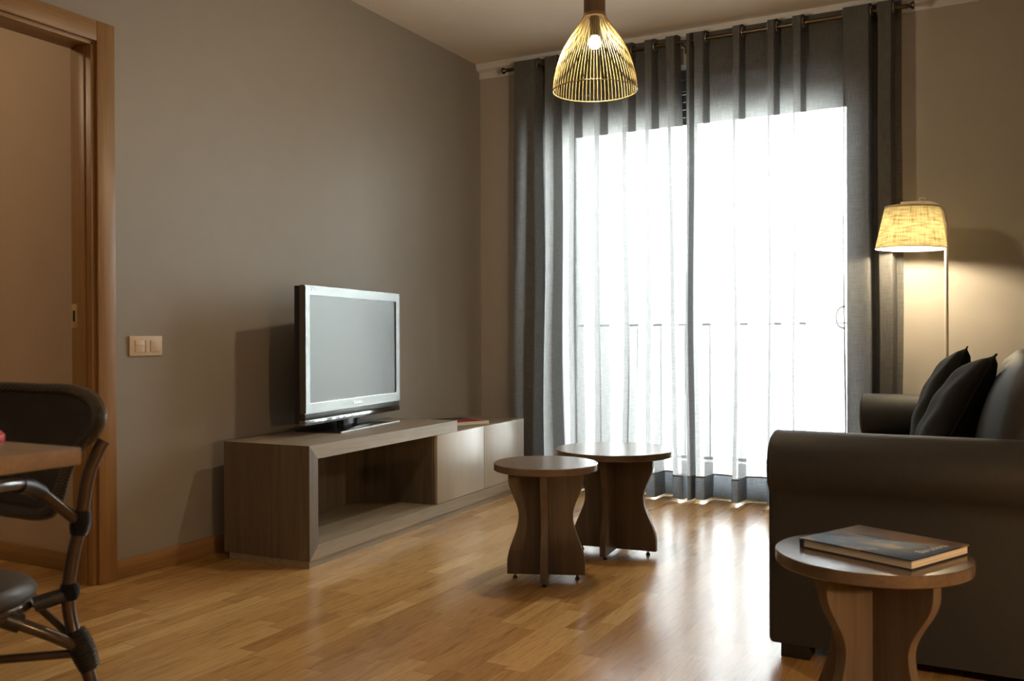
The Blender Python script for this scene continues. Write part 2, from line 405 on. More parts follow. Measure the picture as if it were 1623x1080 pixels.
# ------------------------------------------------------------------ room shell
H = 2.62; YW = 5.034
X_R, X_FAR, Y_B = 3.42, 6.5, -2.2
WX0, WX1, WZ = .50, 2.23, 2.44            # window opening
DY0, DY1, DZ = 1.36, 2.225, 1.985         # doorway in the left wall
struct(obj('floor', BX(-2.2, X_FAR, Y_B, YW+.3, -.1, 0), M['floor'], smooth=0), 'oak strip parquet floor with a satin sheen')
struct(obj('ceiling', BX(-2.2, X_FAR, Y_B, YW+.3, H, H+.1), M['ceil'], smooth=0), 'plain pale ceiling')
bm = bmesh.new()
box(bm, -.10, 0, DY1, YW, 0, H); box(bm, -.10, 0, Y_B, DY0, 0, H); box(bm, -.10, 0, DY0, DY1, DZ, H)
struct(obj('wall_left', bm, M['wall_l'], smooth=0), 'taupe painted wall behind the television with a doorway')
bm = bmesh.new()
box(bm, -2.2, WX0, YW, YW+.30, 0, H); box(bm, WX1, X_R, YW, YW+.30, 0, H); box(bm, WX0, WX1, YW, YW+.30, WZ, H)
struct(obj('wall_window', bm, M['wall_b'], smooth=0), 'beige wall around the balcony door')
bm = bmesh.new(); box(bm, X_R, X_R+.12, 3.0, YW+.30, 0, H); box(bm, X_R, X_FAR, 3.0, 3.12, 0, H)
struct(obj('wall_right', bm, M['wall_b'], smooth=0), 'beige wall behind the sofa')
bm = bmesh.new(); box(bm, -.1, X_FAR+.1, Y_B-.1, Y_B, 0, H); box(bm, X_FAR, X_FAR+.1, Y_B, 3.12, 0, H)
struct(obj('wall_back', bm, M['wall_b'], smooth=0), 'beige wall of the dining end')
bm = bmesh.new(); box(bm, -2.2, -.1, 2.315, 2.42, 0, H); box(bm, -2.3, -2.2, Y_B, 2.42, 0, H); box(bm, -2.3, -.1, Y_B-.1, Y_B, 0, H)
struct(obj('wall_hallway', bm, M['hall'], smooth=0), 'warm beige wall of the hallway beyond the doorway')
# cornice over the balcony door
bm = bmesh.new(); prism(bm, [(YW, H-.085), (YW-.012, H-.085), (YW-.012, H-.045), (YW-.045, H-.035), (YW-.055, H-.012), (YW-.055, H), (YW, H)], .0, X_R, 'YZ')
struct(obj('trim_1', bm, M['white'], smooth=0), 'narrow pale cornice above the curtains')
# baseboards
bm = bmesh.new(); box(bm, 0, .013, 2.306, YW, 0, .072, .002)
struct(obj('baseboard_left', bm, M['oak_h']), 'oak skirting board along the taupe wall')
bm = bmesh.new(); box(bm, .013, WX0, YW-.013, YW, 0, .072, .002); box(bm, WX1, X_R, YW-.013, YW, 0, .072, .002)
struct(obj('baseboard_window', bm, M['oak_x']), 'oak skirting board under the balcony wall')
bm = bmesh.new(); box(bm, -2.2, -.1, 2.302, 2.315, 0, .072, .002)
struct(obj('baseboard_hallway', bm, M['oak_x']), 'oak skirting board in the hallway')

# doorway: casing and lining
dr = struct(empty('door_1', (0, DY1, 0)), 'oak door frame of the open doorway in the taupe wall')
def dbox(name, a, mat, **k):
    x0, x1, y0, y1, z0, z1 = a
    return obj(name, BX(x0, x1, y0-DY1, y1-DY1, z0, z1, **k), mat, dr)
dbox('casing', (0, .016, DY1+.004, 2.305, 0, 2.062), M['oak'], bev=.003)
dbox('casing', (0, .016, DY0-.075, DY0-.004, 0, 2.062), M['oak'], bev=.003)
dbox('head_casing', (0, .0162, DY0-.004, DY1+.004, DZ+.002, 2.062), M['oak_h'], bev=.003)
dbox('jamb', (-.112, .001, DY1-.012, DY1+.012, 0, DZ), M['oak'], bev=.002)
dbox('jamb', (-.112, .001, DY0-.012, DY0+.012, 0, DZ), M['oak'], bev=.002)
dbox('head_lining', (-.112, .001, DY0, DY1, DZ-.012, DZ+.012), M['oak_h'], bev=.002)
dbox('door_stop', (-.075, -.030, DY1-.018, DY1-.012, 0, DZ-.012), M['oak'], bev=.002)
st = obj('strike_plate', BX(-.108, -.078, -.0150, -.0118, .94, 1.03, bev=.0005), M['gold'], dr); st['label'] = 'brass strike plate'
obj('latch_hole', BX(-.100, -.088, -.0156, -.0149, .965, 1.005), M['black'], st)

# balcony door: opening, frame, panes, roller shutter
win = struct(empty('window_1', (0, YW+.14, 0)), 'sliding glass balcony door behind the curtains')
def wbox(name, a, mat, par=win, **k): return obj(name, BX(*a, **k), mat, par)
bm = bmesh.new()
box(bm, WX0, WX0+.05, -.035, .035, 0, WZ); box(bm, WX1-.03, WX1, -.035, .035, 0, WZ)
box(bm, WX0+.05, WX1-.03, -.035, .035, WZ-.05, WZ); box(bm, WX0+.05, WX1-.03, -.035, .035, 0, .03)
obj('window_frame', bm, M['frame'], win, smooth=0)
for k, (a, b, yy) in enumerate(((WX0+.05, 1.36, .012), (1.31, WX1-.03, -.014))):
    bm = bmesh.new(); s = .045
    s1 = .012 if k == 1 else .05
    box(bm, a, a+s, yy-.011, yy+.011, .03, WZ-.05); box(bm, b-s1, b, yy-.011, yy+.011, .03, WZ-.05)
    box(bm, a+s, b-s1, yy-.011, yy+.011, .03, .10); box(bm, a+s, b-s1, yy-.011, yy+.011, WZ-.11, WZ-.05)
    sash = obj('sash', bm, M['frame'], win, smooth=0)
    obj('pane', BX(a+s, b-s1, yy-.003, yy+.003, .10, WZ-.11), M['glass'], sash, smooth=0)
obj('handle', TB(smooth_path([(2.178, -.03, 1.06), (2.150, -.055, 1.045), (2.138, -.06, 1.0), (2.150, -.055, .955), (2.178, -.03, .94)], 5), .006, 8), M['frame'], win)
bm = bmesh.new(); z = 2.15; i = 0
while z < WZ+.05:
    box(bm, WX0, WX1, .075, .088, z, z+.0425); z += .045
for (zz) in (2.19, 2.28): pass
sh = obj('roller_shutter', bm, M['shutter'], win, smooth=0); sh['label'] = 'dark slatted roller shutter pulled part way down'
# balcony outside
struct(obj('trim_2', BX(-1.5, 4.5, YW+.30, 6.6, -.12, -.02), M['slab'], smooth=0), 'pale balcony slab outside the window')
rl = empty('balcony_railing', (0, 6.0, -.02)); tag(rl, 'thin metal balcony railing outside, faint behind the sheer curtains', 'railing')
obj('top_rail', BX(-1.4, 4.4, -.015, .015, .995, 1.008, bev=.002), M['rail'], rl)
obj('bottom_rail', BX(-1.4, 4.4, -.015, .015, .10, .12, bev=.004), M['rail'], rl)
for k in range(34):
    x = -1.35+k*.17
    obj('baluster', BX(x-.003, x+.003, -.004, .004, .118, .997), M['rail'], rl, smooth=0)
for x in (-1.38, .55, 2.47, 4.38): obj('post', BX(x-.014, x+.014, -.014, .014, 0, .996), M['rail'], rl, smooth=0)

# ------------------------------------------------------------------ curtains on a rod
YR, ZR = 4.914, 2.53
rod = empty('curtain_rod', (0, YR, ZR)); tag(rod, 'dark bronze curtain rod with knob ends above the balcony door', 'curtain rod')
obj('pole', TB([(.27, 0, 0), (2.50, 0, 0)], .0105, 16), M['bronze'], rod)
def finial(s, x):
    prof = [(0, 0), (.012, 0), (.012, .008), (.008, .012), (.010, .018), (.017, .028), (.020, .034), (.020, .040), (.0, .042)]
    bm = LT(prof, 24); bm.transform(Matrix.Rotation(s*PI/2, 4, 'Y')); bm.transform(Matrix.Translation((x, 0, 0)))
    return obj('finial', bm, M['bronze'], rod)
finial(-1, .27); finial(1, 2.50)
for x in (.325, 1.352, 2.44):
    bm = bmesh.new(); tube(bm, [(x, .0, -.002), (x, YW-YR-.004, -.002)], .006, 10); box(bm, x-.012, x+.012, YW-YR-.006, YW-YR, -.03, .03, .002)
    obj('bracket', bm, M['bronze'], rod)

def curtain(name, nodes, label, eyelets, sway):
    root = empty(name, (nodes[0][0], YR, 0)); x0 = nodes[0][0]
    tag(root, label, 'curtain', 'grey sheer eyelet curtains on the balcony door')
    # plan line: narrow forward lobes with steep sides, wider stretches behind the rod
    line = []; soft = []
    for (xa, a), (xb, b) in zip(nodes, nodes[1:]):
        n = max(5, int((abs(xb-xa)+.05*abs(a-b))/.005))
        for k in range(n):
            t = k/n; line.append((xa+(xb-xa)*t, a+(b-a)*(.5-.5*math.cos(PI*t))))
    line.append(nodes[-1])
    for i, (x, a) in enumerate(line):
        ws = [(math.exp(-((i-j)/5.5)**2), line[j][1], 0) for j in range(max(0, i-16), min(len(line), i+17))]
        sw_ = sum(w for w, _, _ in ws)
        soft.append((x, sum(w*aa for w, aa, _ in ws)/sw_))
    ZB, ZT = .012, 2.572
    HEMZ = .135
    def P(i, z, push=0):
        x, a = line[i]; t = 1-(z-ZB)/(ZT-ZB)          # t 0 at the top, 1 at the hem
        q = min(1, 1.5*t)*.85; a = a*(1-q)+soft[i][1]*q*1.15
        amp = .044 + .020*t
        wob = .006*math.sin(3.1*x*7+2.3*t*3)*t + .004*math.sin(23*x+5*t)*t
        xx = x + sway(x, t) + .008*math.sin(2.6*t*PI+x*9)*t
        top = 0
        return Vector((xx-x0, a*amp+wob+push*0 + .0, z))
    def cloth(z0, z1, rows, push):
        bm = bmesh.new(); uvl = bm.loops.layers.uv.verify()
        L = [0.0]
        for i in range(1, len(line)): L.append(L[-1]+(P(i, 1.3)-P(i-1, 1.3)).length)
        g = []
        for j in range(rows+1):
            z = z0+(z1-z0)*j/rows; row = []
            for i in range(len(line)):
                p = P(i, z)
                if z > ZT-.02: p.z += .010*line[i][1]+.003*math.cos(line[i][1]*PI)
                if z < ZB+.01: p.z += .004*math.sin(line[i][0]*31)
                if push:
                    q = (P(min(i+1, len(line)-1), z)-P(max(i-1, 0), z)); nrm = Vector((q.y, -q.x, 0)).normalized(); p += nrm*push
                row.append(bm.verts.new(p))
            g.append(row)
        for j in range(rows):
            for i in range(len(line)-1):
                f = bm.faces.new((g[j][i], g[j][i+1], g[j+1][i+1], g[j+1][i])); f.smooth = True
                for l, (a, b) in zip(f.loops, ((i, j), (i+1, j), (i+1, j+1), (i, j+1))):
                    l[uvl].uv = (L[a], z0+(z1-z0)*b/rows)
        return bm
    obj('cloth', cloth(ZB, ZT, 42, 0), M['curtain'], root, smooth=180)
    h = obj('hem', cloth(ZB, HEMZ, 5, .0025), M['hem'], root, smooth=180); h['label'] = 'denser double hem at the foot of the curtain'
    obj('stitching', cloth(HEMZ-.001, HEMZ+.007, 1, .003), M['stitch'], h, smooth=180)
    hb = obj('heading_band', cloth(ZT-.085, ZT-.001, 4, .002), M['curtain'], root, smooth=180)
    for xe in eyelets:
        # crossing of the line with the rod nearest this eyelet
        best = min(range(1, len(line)-1), key=lambda i: abs(line[i][0]-xe)+abs(line[i][1])*.02)
        dx = P(best+1, ZR)-P(best-1, ZR); nrm = Vector((dx.y, -dx.x, 0)).normalized()
        c = P(best, ZR); tx = Vector((dx.x, dx.y, 0)).normalized()
        ring = [c+nrm*.003+(tx*math.cos(2*PI*k/20)+Vector((0,0,1))*math.sin(2*PI*k/20))*.0225 for k in range(20)]
        obj('eyelet', TB(ring, .0038, 8, closed=True), M['steel'], root)
    return root
F_, B_ = -1, 1
def lobes(first, spans, last):
    out = list(first)
    for a, b in spans:
        w = b-a; out += [(a-.006, B_), (a+.006, F_), (a+w*.5, F_*.92), (b-.006, F_), (b+.006, B_)]
    return out+list(last)
left_nodes = lobes([], [(.325, .472), (.532, .598)], []) + lobes([], [(.688, .732), (.847, .894), (1.021, 1.067), (1.153, 1.20), (1.276, 1.330)], [])
left_nodes = left_nodes[1:]
right_nodes = lobes([], [(1.392, 1.418), (1.436, 1.495), (1.649, 1.693), (1.832, 1.875), (1.961, 2.009), (2.209, 2.338)],
                    []) + lobes([], [(2.373, 2.443)], [(2.480, .8)])
right_nodes = right_nodes[1:]
curtain('curtain', left_nodes, 'grey sheer curtain panel on the left of the balcony door, bunched towards the television wall',
        [.478, .532, .604, .688, .738, .847, .90, 1.021, 1.073, 1.153, 1.206, 1.276], lambda x, t: .045*min(1, t*1.3)*max(0, (x-1.1)/.23))
curtain('curtain', right_nodes, 'grey sheer curtain panel on the right of the balcony door, beside the lit floor lamp',
        [1.501, 1.649, 1.699, 1.832, 1.881, 1.961, 2.015, 2.209, 2.344, 2.373, 2.449], lambda x, t: 0.0)

# ------------------------------------------------------------------ television cabinet
ANG = math.radians(3.083)
cb = empty('television_cabinet', (.545, 2.761, 0), ANG)
tag(cb, 'long low grey oak television cabinet with an open shelf and two pale doors', 'cabinet')
D = -.43
prt = lambda n, a, mt, par=cb, **k: obj(n, BX(*a, **k), M[mt], par)
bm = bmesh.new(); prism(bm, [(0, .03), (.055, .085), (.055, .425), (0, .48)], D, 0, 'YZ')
obj('side_panel', bm, M['cab_v_shaded'], cb, smooth=20)
bm = bmesh.new(); prism(bm, [(0, .48), (.055, .425), (1.202, .425), (1.202, .48)], D, 0, 'YZ')
obj('top_panel', bm, M['cab_h'], cb, smooth=20)
bm = bmesh.new(); prism(bm, [(0, .03), (2.017, .03), (2.017, .085), (.055, .085)], D, 0, 'YZ')
obj('bottom_panel', bm, M['cab_h'], cb, smooth=20)
prt('back_panel', (D, D+.012, .055, 2.0, .085, .42), 'cab_v_shaded')
prt('divider', (D+.012, -.022, .985, 1.003, .085, .424), 'cab_v_shaded')
prt('end_panel', (D+.012, -.022, 1.999, 2.017, .085, .424), 'cab_v_shaded')
prt('inner_top', (D+.001, -.020, 1.2025, 2.017, .410, .4245), 'cab_h')
for a, b in ((.997, 1.4985), (1.5015, 2.017)): prt('door', (-.019, 0, a, b, .087, .4235), 'door', bev=.001)
prt('plinth', (D+.02, -.008, .008, 2.005, 0, .03), 'cab_h')

# magazine on the cabinet
mg = empty('magazine', (.225, 4.375, .4245), math.radians(-27.4))
tag(mg, 'thin magazine with a red and dark green cover on the television cabinet', 'magazine')
obj('pages', BX(-.148, .148, -.116, .116, .001, .0135), M['pages'], mg, smooth=0)
c = obj('cover', BX(-.150, .150, -.118, .118, .0135, .0148), M['mag'], mg, smooth=0); c['label'] = 'red and dark green printed cover with a white border'
obj('back_cover', BX(-.150, .150, -.118, .118, 0, .001), M['whitecov'], mg, smooth=0)

# ------------------------------------------------------------------ television
TA = math.radians(9.1)
tv = empty('television', (.2475, 3.448, .48), TA); tag(tv, 'flat screen television with a silver grey frame on the grey oak cabinet', 'television')
w2 = .4515; zb, zt = .047, .647
SW, SB, ST = .412, .142, .606            # screen half width, bottom, top
bm = bmesh.new()      # frame ring
def ringframe(bm, y0, y1, z0, z1, iy0, iy1, iz0, iz1, xf, xb):
    O = [(y0, z0), (y1, z0), (y1, z1), (y0, z1)]; I = [(iy0, iz0), (iy1, iz0), (iy1, iz1), (iy0, iz1)]
    vO = [bm.verts.new((xf, *p)) for p in O]; vI = [bm.verts.new((xf-.002, *p)) for p in I]
    bO = [bm.verts.new((xb, *p)) for p in O]; bI = [bm.verts.new((xf-.009, *p)) for p in I]
    for i in range(4):
        j = (i+1) % 4
        bm.faces.new((vO[i], vO[j], vI[j], vI[i])); bm.faces.new((vO[j], vO[i], bO[i], bO[j])); bm.faces.new((vI[i], vI[j], bI[j], bI[i]))
    bmesh.ops.recalc_face_normals(bm, faces=bm.faces)
    es = [e for e in bm.edges if all(v in vO for v in e.verts)]
    bmesh.ops.bevel(bm, geom=es, offset=.003, segments=2, affect='EDGES')
ringframe(bm, -w2, w2, zb+.05, zt, -SW, SW, SB, ST, 0, -.028)
obj('frame', bm, M['bezel'], tv)
sc = obj('screen', BX(-.014, -.0075, -SW-.004, SW+.004, SB-.004, ST+.004), M['screen'], tv, smooth=0)
obj('screen_trim', BX(-.004, -.001, -SW, SW, SB-.003, SB), M['silver'], tv, smooth=0)
obj('speaker_bar', BX(-.03, -.004, -w2+.003, w2-.003, zb+.024, zb+.0495, bev=.003), M['darkgrey'], tv)
g = obj('lower_trim', BX(-.034, -.001, -w2, w2, zb, zb+.0235, bev=.004), M['trimgrey'], tv); g['label'] = 'mirror bright lower trim'
bm = bmesh.new(); prism(bm, [(-w2, zb+.006), (w2, zb+.006), (w2, zt-.003), (-w2, zt-.003)], -.055, -.029, 'YZ', .004)
prism(bm, [(-w2+.05, zb+.03), (w2-.05, zb+.03), (w2-.05, zt-.05), (-w2+.05, zt-.05)], -.095, -.054, 'YZ', .02)
obj('back_shell', bm, M['black'], tv)
obj('neck', BX(-.075, -.035, -.07, .07, .016, .10, bev=.01), M['blackgloss'], tv)
# stand: shallow arched plate with rounded corners
bm = bmesh.new(); nx, ny = 10, 24; gt = []; gb = []
for i in range(nx+1):
    for j in range(ny+1):
        u = -1+2*i/nx; v = -1+2*j/ny
        x = -.058+.118*u; y = .03+.30*v*(1-.05*(u < 0)*abs(u))
        zt_ = .004+.020*(1-abs(v)**2.2)*(1-max(0, u)**2*.75)+.003
        gt.append(bm.verts.new((x, y, zt_))); gb.append(bm.verts.new((x, y, 0)))
ix = lambda i, j: i*(ny+1)+j
for i in range(nx):
    for j in range(ny):
        bm.faces.new((gt[ix(i,j)], gt[ix(i+1,j)], gt[ix(i+1,j+1)], gt[ix(i,j+1)])); bm.faces.new((gb[ix(i,j)], gb[ix(i,j+1)], gb[ix(i+1,j+1)], gb[ix(i+1,j)]))
for i in range(nx):
    for j in (0, ny): bm.faces.new((gt[ix(i,j)], gt[ix(i+1,j)], gb[ix(i+1,j)], gb[ix(i,j)]))
for j in range(ny):
    for i in (0, nx): bm.faces.new((gt[ix(i,j)], gt[ix(i,j+1)], gb[ix(i,j+1)], gb[ix(i,j)]))
bmesh.ops.recalc_face_normals(bm, faces=bm.faces)
obj('stand', bm, M['blackgloss'], tv)
obj('stand_edge', BX(.0595, .0625, -.26, .32, .001, .007), M['silver'], tv, smooth=0)
text_obj('logo', 'TOSHIBA', .020, M['silver'], tv, (.0006, 0, .119), (PI/2, 0, PI/2))
text_obj('model_lettering', 'REGZA', .011, M['silver'], tv, (.0006, -.385, .628), (PI/2, 0, PI/2))
obj('power_cable', TB(smooth_path([(-.10, .12, .05), (-.10, .20, .02), (-.11, .26, .004)], 6), .0025, 8), M['black'], tv)

# ------------------------------------------------------------------ round tables
def panel_profile(hb, hw, ht, z0, z1):
    """right half outline of the hourglass panel"""
    H_ = z1-z0; out = [(hb, z0), (hb, z0+.10*H_)]
    def cos_seg(a, b, za, zb_, n=12):
        return [(a+(b-a)*(.5-.5*math.cos(PI*k/n)), za+(zb_-za)*k/n) for k in range(1, n+1)]
    out += cos_seg(hb, hw, z0+.10*H_, z0+.56*H_, 16)
    out += cos_seg(hw, ht, z0+.56*H_, z0+.91*H_, 14)
    out += [(ht, z1)]
    return out
def round_table(loc, r, z, hb, hw, ht, ang, label, top='tbl', thick=.026):
    t = empty('round_side_table', (loc[0], loc[1], 0), ang)
    tag(t, label, 'table', 'round tables with hourglass panel bases')
    prof = [(0, z-thick), (r-.002, z-thick), (r, z-thick+.002), (r, z-.002), (r-.002, z), (0, z)]
    obj('tabletop', LT(prof, 96), M[top], t)
    half = panel_profile(hb, hw, ht, .018, z-thick)
    th = .0125
    outline = half + [(-a, b) for a, b in reversed(half)]
    bm = bmesh.new(); prism(bm, outline, -th, th, 'XZ', .0012, 1); obj('base_panel', bm, M['tblv'], t, smooth=30)
    bm = bmesh.new()
    for s in (-1, 1):
        pts = [(s*(th+.0003), .018), *[(s*a, b) for a, b in half], (s*(th+.0003), z-thick)]
        prism(bm, pts, -th, th, 'YZ', .0012, 1)
    obj('cross_panel', bm, M['tblv'], t, smooth=30)
    for k in range(4):
        a = k*PI/2; c = (hb*.80*math.cos(a), hb*.80*math.sin(a), 0)
        obj('levelling_foot', LT([(0, 0), (.0085, 0), (.0085, .006), (.0055, .011), (.0035, .0115), (.0035, .019), (0, .019)], 16, c), M['black'], t)
    return t
round_table((1.419, 3.064), .194, .434, .145, .101, .140, math.radians(22.5), 'small round brown oak table in front, with an hourglass base, left of its larger twin')
round_table((1.488, 3.575), .245, .434, .178, .125, .165, math.radians(6), 'larger round brown oak table behind the small one, bright window glare on its top')
T3 = (2.672, 2.105)
round_table(T3, .200, .434, .148, .098, .156, math.radians(-31), 'round brown oak side table carrying a picture book, beside the sofa arm', 'side_top')

# book on the side table
bk = empty('picture_book', (2.692, 2.128, .434), math.radians(-25.0))
tag(bk, 'square hardback picture book with a blue and brown photo cover on the side table', 'book')
obj('page_block', BX(-.122, .128, -.110, .110, .003, .018), M['pages'], bk, smooth=0)
obj('back_cover', BX(-.131, .131, -.1135, .1135, 0, .003, bev=.0006), M['navy'], bk)
fc = obj('front_cover', BX(-.131, .131, -.1135, .1135, .018, .021, bev=.0006), M['travel'], bk); fc['label'] = 'blue and brown photographic front cover'
obj('spine', BX(-.131, -.1215, -.1135, .1135, .003, .018), M['navy'], bk, smooth=0)
text_obj('title_lettering', 'Barcelona', .027, M['ink'], fc, (.104, .012, .0213), (0, 0, PI/2), .0002)

# ------------------------------------------------------------------ pendant lamp
PX, PY = 1.51, 3.33
pd_ = empty('pendant_lamp', (PX, PY, 1.868)); tag(pd_, 'pendant lamp with a dome of fine brass wires and a dark wood neck', 'lamp')
RR = .165
prof = []     # radius as a function of height above the rim
for k in range(25):
    t = k/24; z = t*.248
    # full at the rim, drawing in to the neck like a bell
    r = RR*(1.0+.02*math.sin(PI*min(1, t*2.2))) if t < .15 else None
    s = max(0, (t-.12)/.88); r2 = RR*1.012*(1-s**1.9)**.62 if s < 1 else 0
    prof.append((max(.042, r2 if t > .12 else RR*(1+.012*t/.12)), z))
key = [(0, .165), (.02, .1645), (.05, .161), (.089, .153), (.129, .140), (.166, .1235), (.206, .1005), (.246, .073), (.270, .056), (.286, .046), (.302, .042)]
def rad(z):
    for (a, ra), (b, rb) in zip(key, key[1:]):
        if a <= z <= b: t = (z-a)/(b-a); return ra+(rb-ra)*t
    return key[-1][1]
bm = bmesh.new(); NW = 66
zs = [.302*k/18 for k in range(19)]
for w in range(NW):
    a = 2*PI*w/NW
    tube(bm, [(rad(z)*math.cos(a), rad(z)*math.sin(a), z) for z in zs], .0011, 5)
obj('wire_dome', bm, M['brass'], pd_)
rim = [(.165*math.cos(2*PI*k/64), .165*math.sin(2*PI*k/64), 0) for k in range(64)]
obj('rim', TB(rim, .0022, 8, closed=True), M['brass'], pd_)
obj('neck', LT([(.0, .290), (.0415, .290), (.0425, .302), (.0425, .52), (.036, .55), (.0, .555)], 40), M['neck'], pd_)
obj('cord', TB([(0, 0, .55), (0, 0, H-1.868-.03)], .004, 8), M['black'], pd_)
obj('ceiling_rose', LT([(0, H-1.868), (.05, H-1.868), (.05, H-1.868-.015), (.035, H-1.868-.03), (0, H-1.868-.032)], 32), M['neck'], pd_)
obj('lamp_holder', LT([(0, .291), (.02, .291), (.02, .215), (.013, .21), (0, .21)], 20), M['black'], pd_)
obj('bulb', LT([(0, .165), (.012, .167), (.022, .175), (.026, .188), (.022, .202), (.013, .211), (0, .212)], 24), M['bulb'], pd_)
point_light('pendant_light', (0, 0, .158), E_PENDANT, WARM, .028, pd_)

# ------------------------------------------------------------------ floor lamp behind the sofa
LX, LY = 2.690, 4.715
fl = empty('floor_lamp', (LX, LY, 0)); tag(fl, 'lit floor lamp with a cream linen shade behind the sofa', 'lamp')
obj('base', LT([(0, 0), (.125, 0), (.125, .012), (.118, .018), (.02, .022), (.012, .03), (0, .03)], 48), M['cream'], fl)
obj('pole', TB(smooth_path([(0, 0, .02), (0, 0, 1.3), (-.003, 0, 1.42), (-.02, 0, 1.49), (-.06, 0, 1.522), (-.11, 0, 1.528)], 6), .0085, 14), M['cream'], fl)
sx_, sy_ = -.148, -.012; Z0, Z1 = 1.312, 1.508
def shade(prof, rev=False):
    bm = LT(prof, 64, (sx_, sy_, 0), uv=True); bm.transform(Matrix.Translation((0,0,0))); return bm
tilt = Matrix.Translation((sx_, sy_, 1.41)) @ Matrix.Rotation(math.radians(1.8), 4, 'Y') @ Matrix.Translation((-sx_, -sy_, -1.41))
bm = shade([(.158, Z0), (.157, Z0+.003), (.121, Z1-.002), (.120, Z1)]); bm.transform(tilt); so = obj('lamp_shade', bm, M['linen'], fl)
for z, r in ((Z0, .158), (Z1, .1195)):
    bm = TB([(sx_+r*math.cos(2*PI*k/64), sy_+r*math.sin(2*PI*k/64), z) for k in range(64)], .0022, 6, closed=True); bm.transform(tilt)
    obj('shade_rim', bm, M['cream'], so)
bm = LT([(0, Z1-.012), (.1195, Z1-.012)], 48, (sx_, sy_, 0), uv=True); bm.transform(tilt); obj('top_light_block', bm, M['linen'], so)  # added disc, holds back light leaving the top of the shade
bm = TB([(-.195, sy_, 1.528), (-.105, sy_, 1.528)], .009, 12)
tube(bm, [(-.108, sy_, 1.528), (-.09, sy_, 1.528), (-.09, sy_, 1.548), (-.114, sy_, 1.548), (-.114, sy_, 1.530)], .003, 6)
obj('swivel_joint', bm, M['cream'], fl)
obj('lamp_holder', LT([(0, 1.52), (.018, 1.52), (.018, 1.45), (.012, 1.44), (0, 1.44)], 20, (sx_, sy_, 0)), M['cream'], fl)
obj('bulb', LT([(0, 1.375), (.014, 1.378), (.026, 1.39), (.029, 1.405), (.022, 1.425), (.013, 1.44), (0, 1.442)], 24, (sx_, sy_, 0)), M['bulb2'], fl)
point_light('floor_lamp_light', (sx_, sy_, 1.36), E_FLOOR, (1.0, .82, .55), .03, fl)

# ------------------------------------------------------------------ sofa
sf = empty('sofa', (2.34, 2.60, 0)); tag(sf, 'charcoal fabric sofa with rolled arms and loose back cushions, facing the television', 'sofa')
SL = 2.00          # arm outer face to arm outer face
SDp = .98          # depth
def arm(mirror):
    R = .098; cy, cz = .066, .535
    pts = [(0, .045), (0, .425)]
    a0 = math.radians(228); a1 = math.radians(-62)
    for k in range(27):
        a = a0+(a1-a0)*k/26; pts.append((cy+R*math.cos(a), cz+R*math.sin(a)))
    pts += [(.150, .43), (.150, .045)]
    if mirror: pts = [(SL-y, z) for y, z in pts]
    bm = bmesh.new(); prism(bm, pts, 0, SDp-.02, 'YZ', .016, 4)
    o = obj('arm', bm, M['sofa'], sf, smooth=50)
    # welt around the front of the roll
    ys = [(y, z) for y, z in pts[:-1]]
    bm = TB([(.012, cy+ (R-.004)*math.cos(a0+(a1-a0)*k/26) if not mirror else SL-(cy+(R-.004)*math.cos(a0+(a1-a0)*k/26)), cz+(R-.004)*math.sin(a0+(a1-a0)*k/26)) for k in range(27)], .004, 8)
    obj('piping', bm, M['sofa'], o)
    return o
arm(False); arm(True)
obj('base', BX(.03, SDp-.03, .151, SL-.151, .045, .30, bev=.015), M['sofa'], sf)
obj('back_frame', BX(SDp-.20, SDp, .05, SL-.05, .045, .74, bev=.04, seg=4), M['sofa'], sf)
def cushion(name, x0, x1, y0, y1, z0, z1, mat, puff=.03, bev=.04, tilt=0, n=8):
    bm = bmesh.new(); box(bm, x0, x1, y0, y1, z0, z1)
    bmesh.ops.subdivide_edges(bm, edges=bm.edges[:], cuts=n, use_grid_fill=True)
    c = Vector(((x0+x1)/2, (y0+y1)/2, (z0+z1)/2)); h = Vector(((x1-x0)/2, (y1-y0)/2, (z1-z0)/2))
    for v in bm.verts:
        d = v.co-c; q = [max(-1, min(1, d[i]/h[i])) for i in range(3)]
        # superellipsoid rounding of the box towards soft corners
        p = 5.0; L = (abs(q[0])**p+abs(q[1])**p+abs(q[2])**p)**(1/p); mx = max(abs(x) for x in q)
        s = mx/L if L > 0 else 1
        bulge = [1+puff*(1-q[(i+1) % 3]**2)*(1-q[(i+2) % 3]**2) for i in range(3)]
        v.co = c+Vector([q[i]*s*h[i]*(bulge[i] if h[i] == min(h) else 1) for i in range(3)])
    if tilt:
        piv = Vector((x0, 0, z0)); bm.transform(Matrix.Translation(piv) @ Matrix.Rotation(tilt, 4, 'Y') @ Matrix.Translation(-piv))
    bmesh.ops.recalc_face_normals(bm, faces=bm.faces)
    return obj(name, bm, mat, sf, smooth=60)
mid = SL/2
for a, b in ((.152, mid-.004), (mid+.004, SL-.152)):
    cushion('seat_cushion', .01, .66, a, b, .295, .435, M['sofa'], .08)
    cushion('back_cushion', .50, .72, a+.005, b-.005, .425, .875, M['cush'], .35, tilt=math.radians(14))
for x in (.03, SDp-.11):
    for y in (.02, SL-.10): obj('foot', BX(x, x+.08, y, y+.08, 0, .046, bev=.004), M['black'], sf)
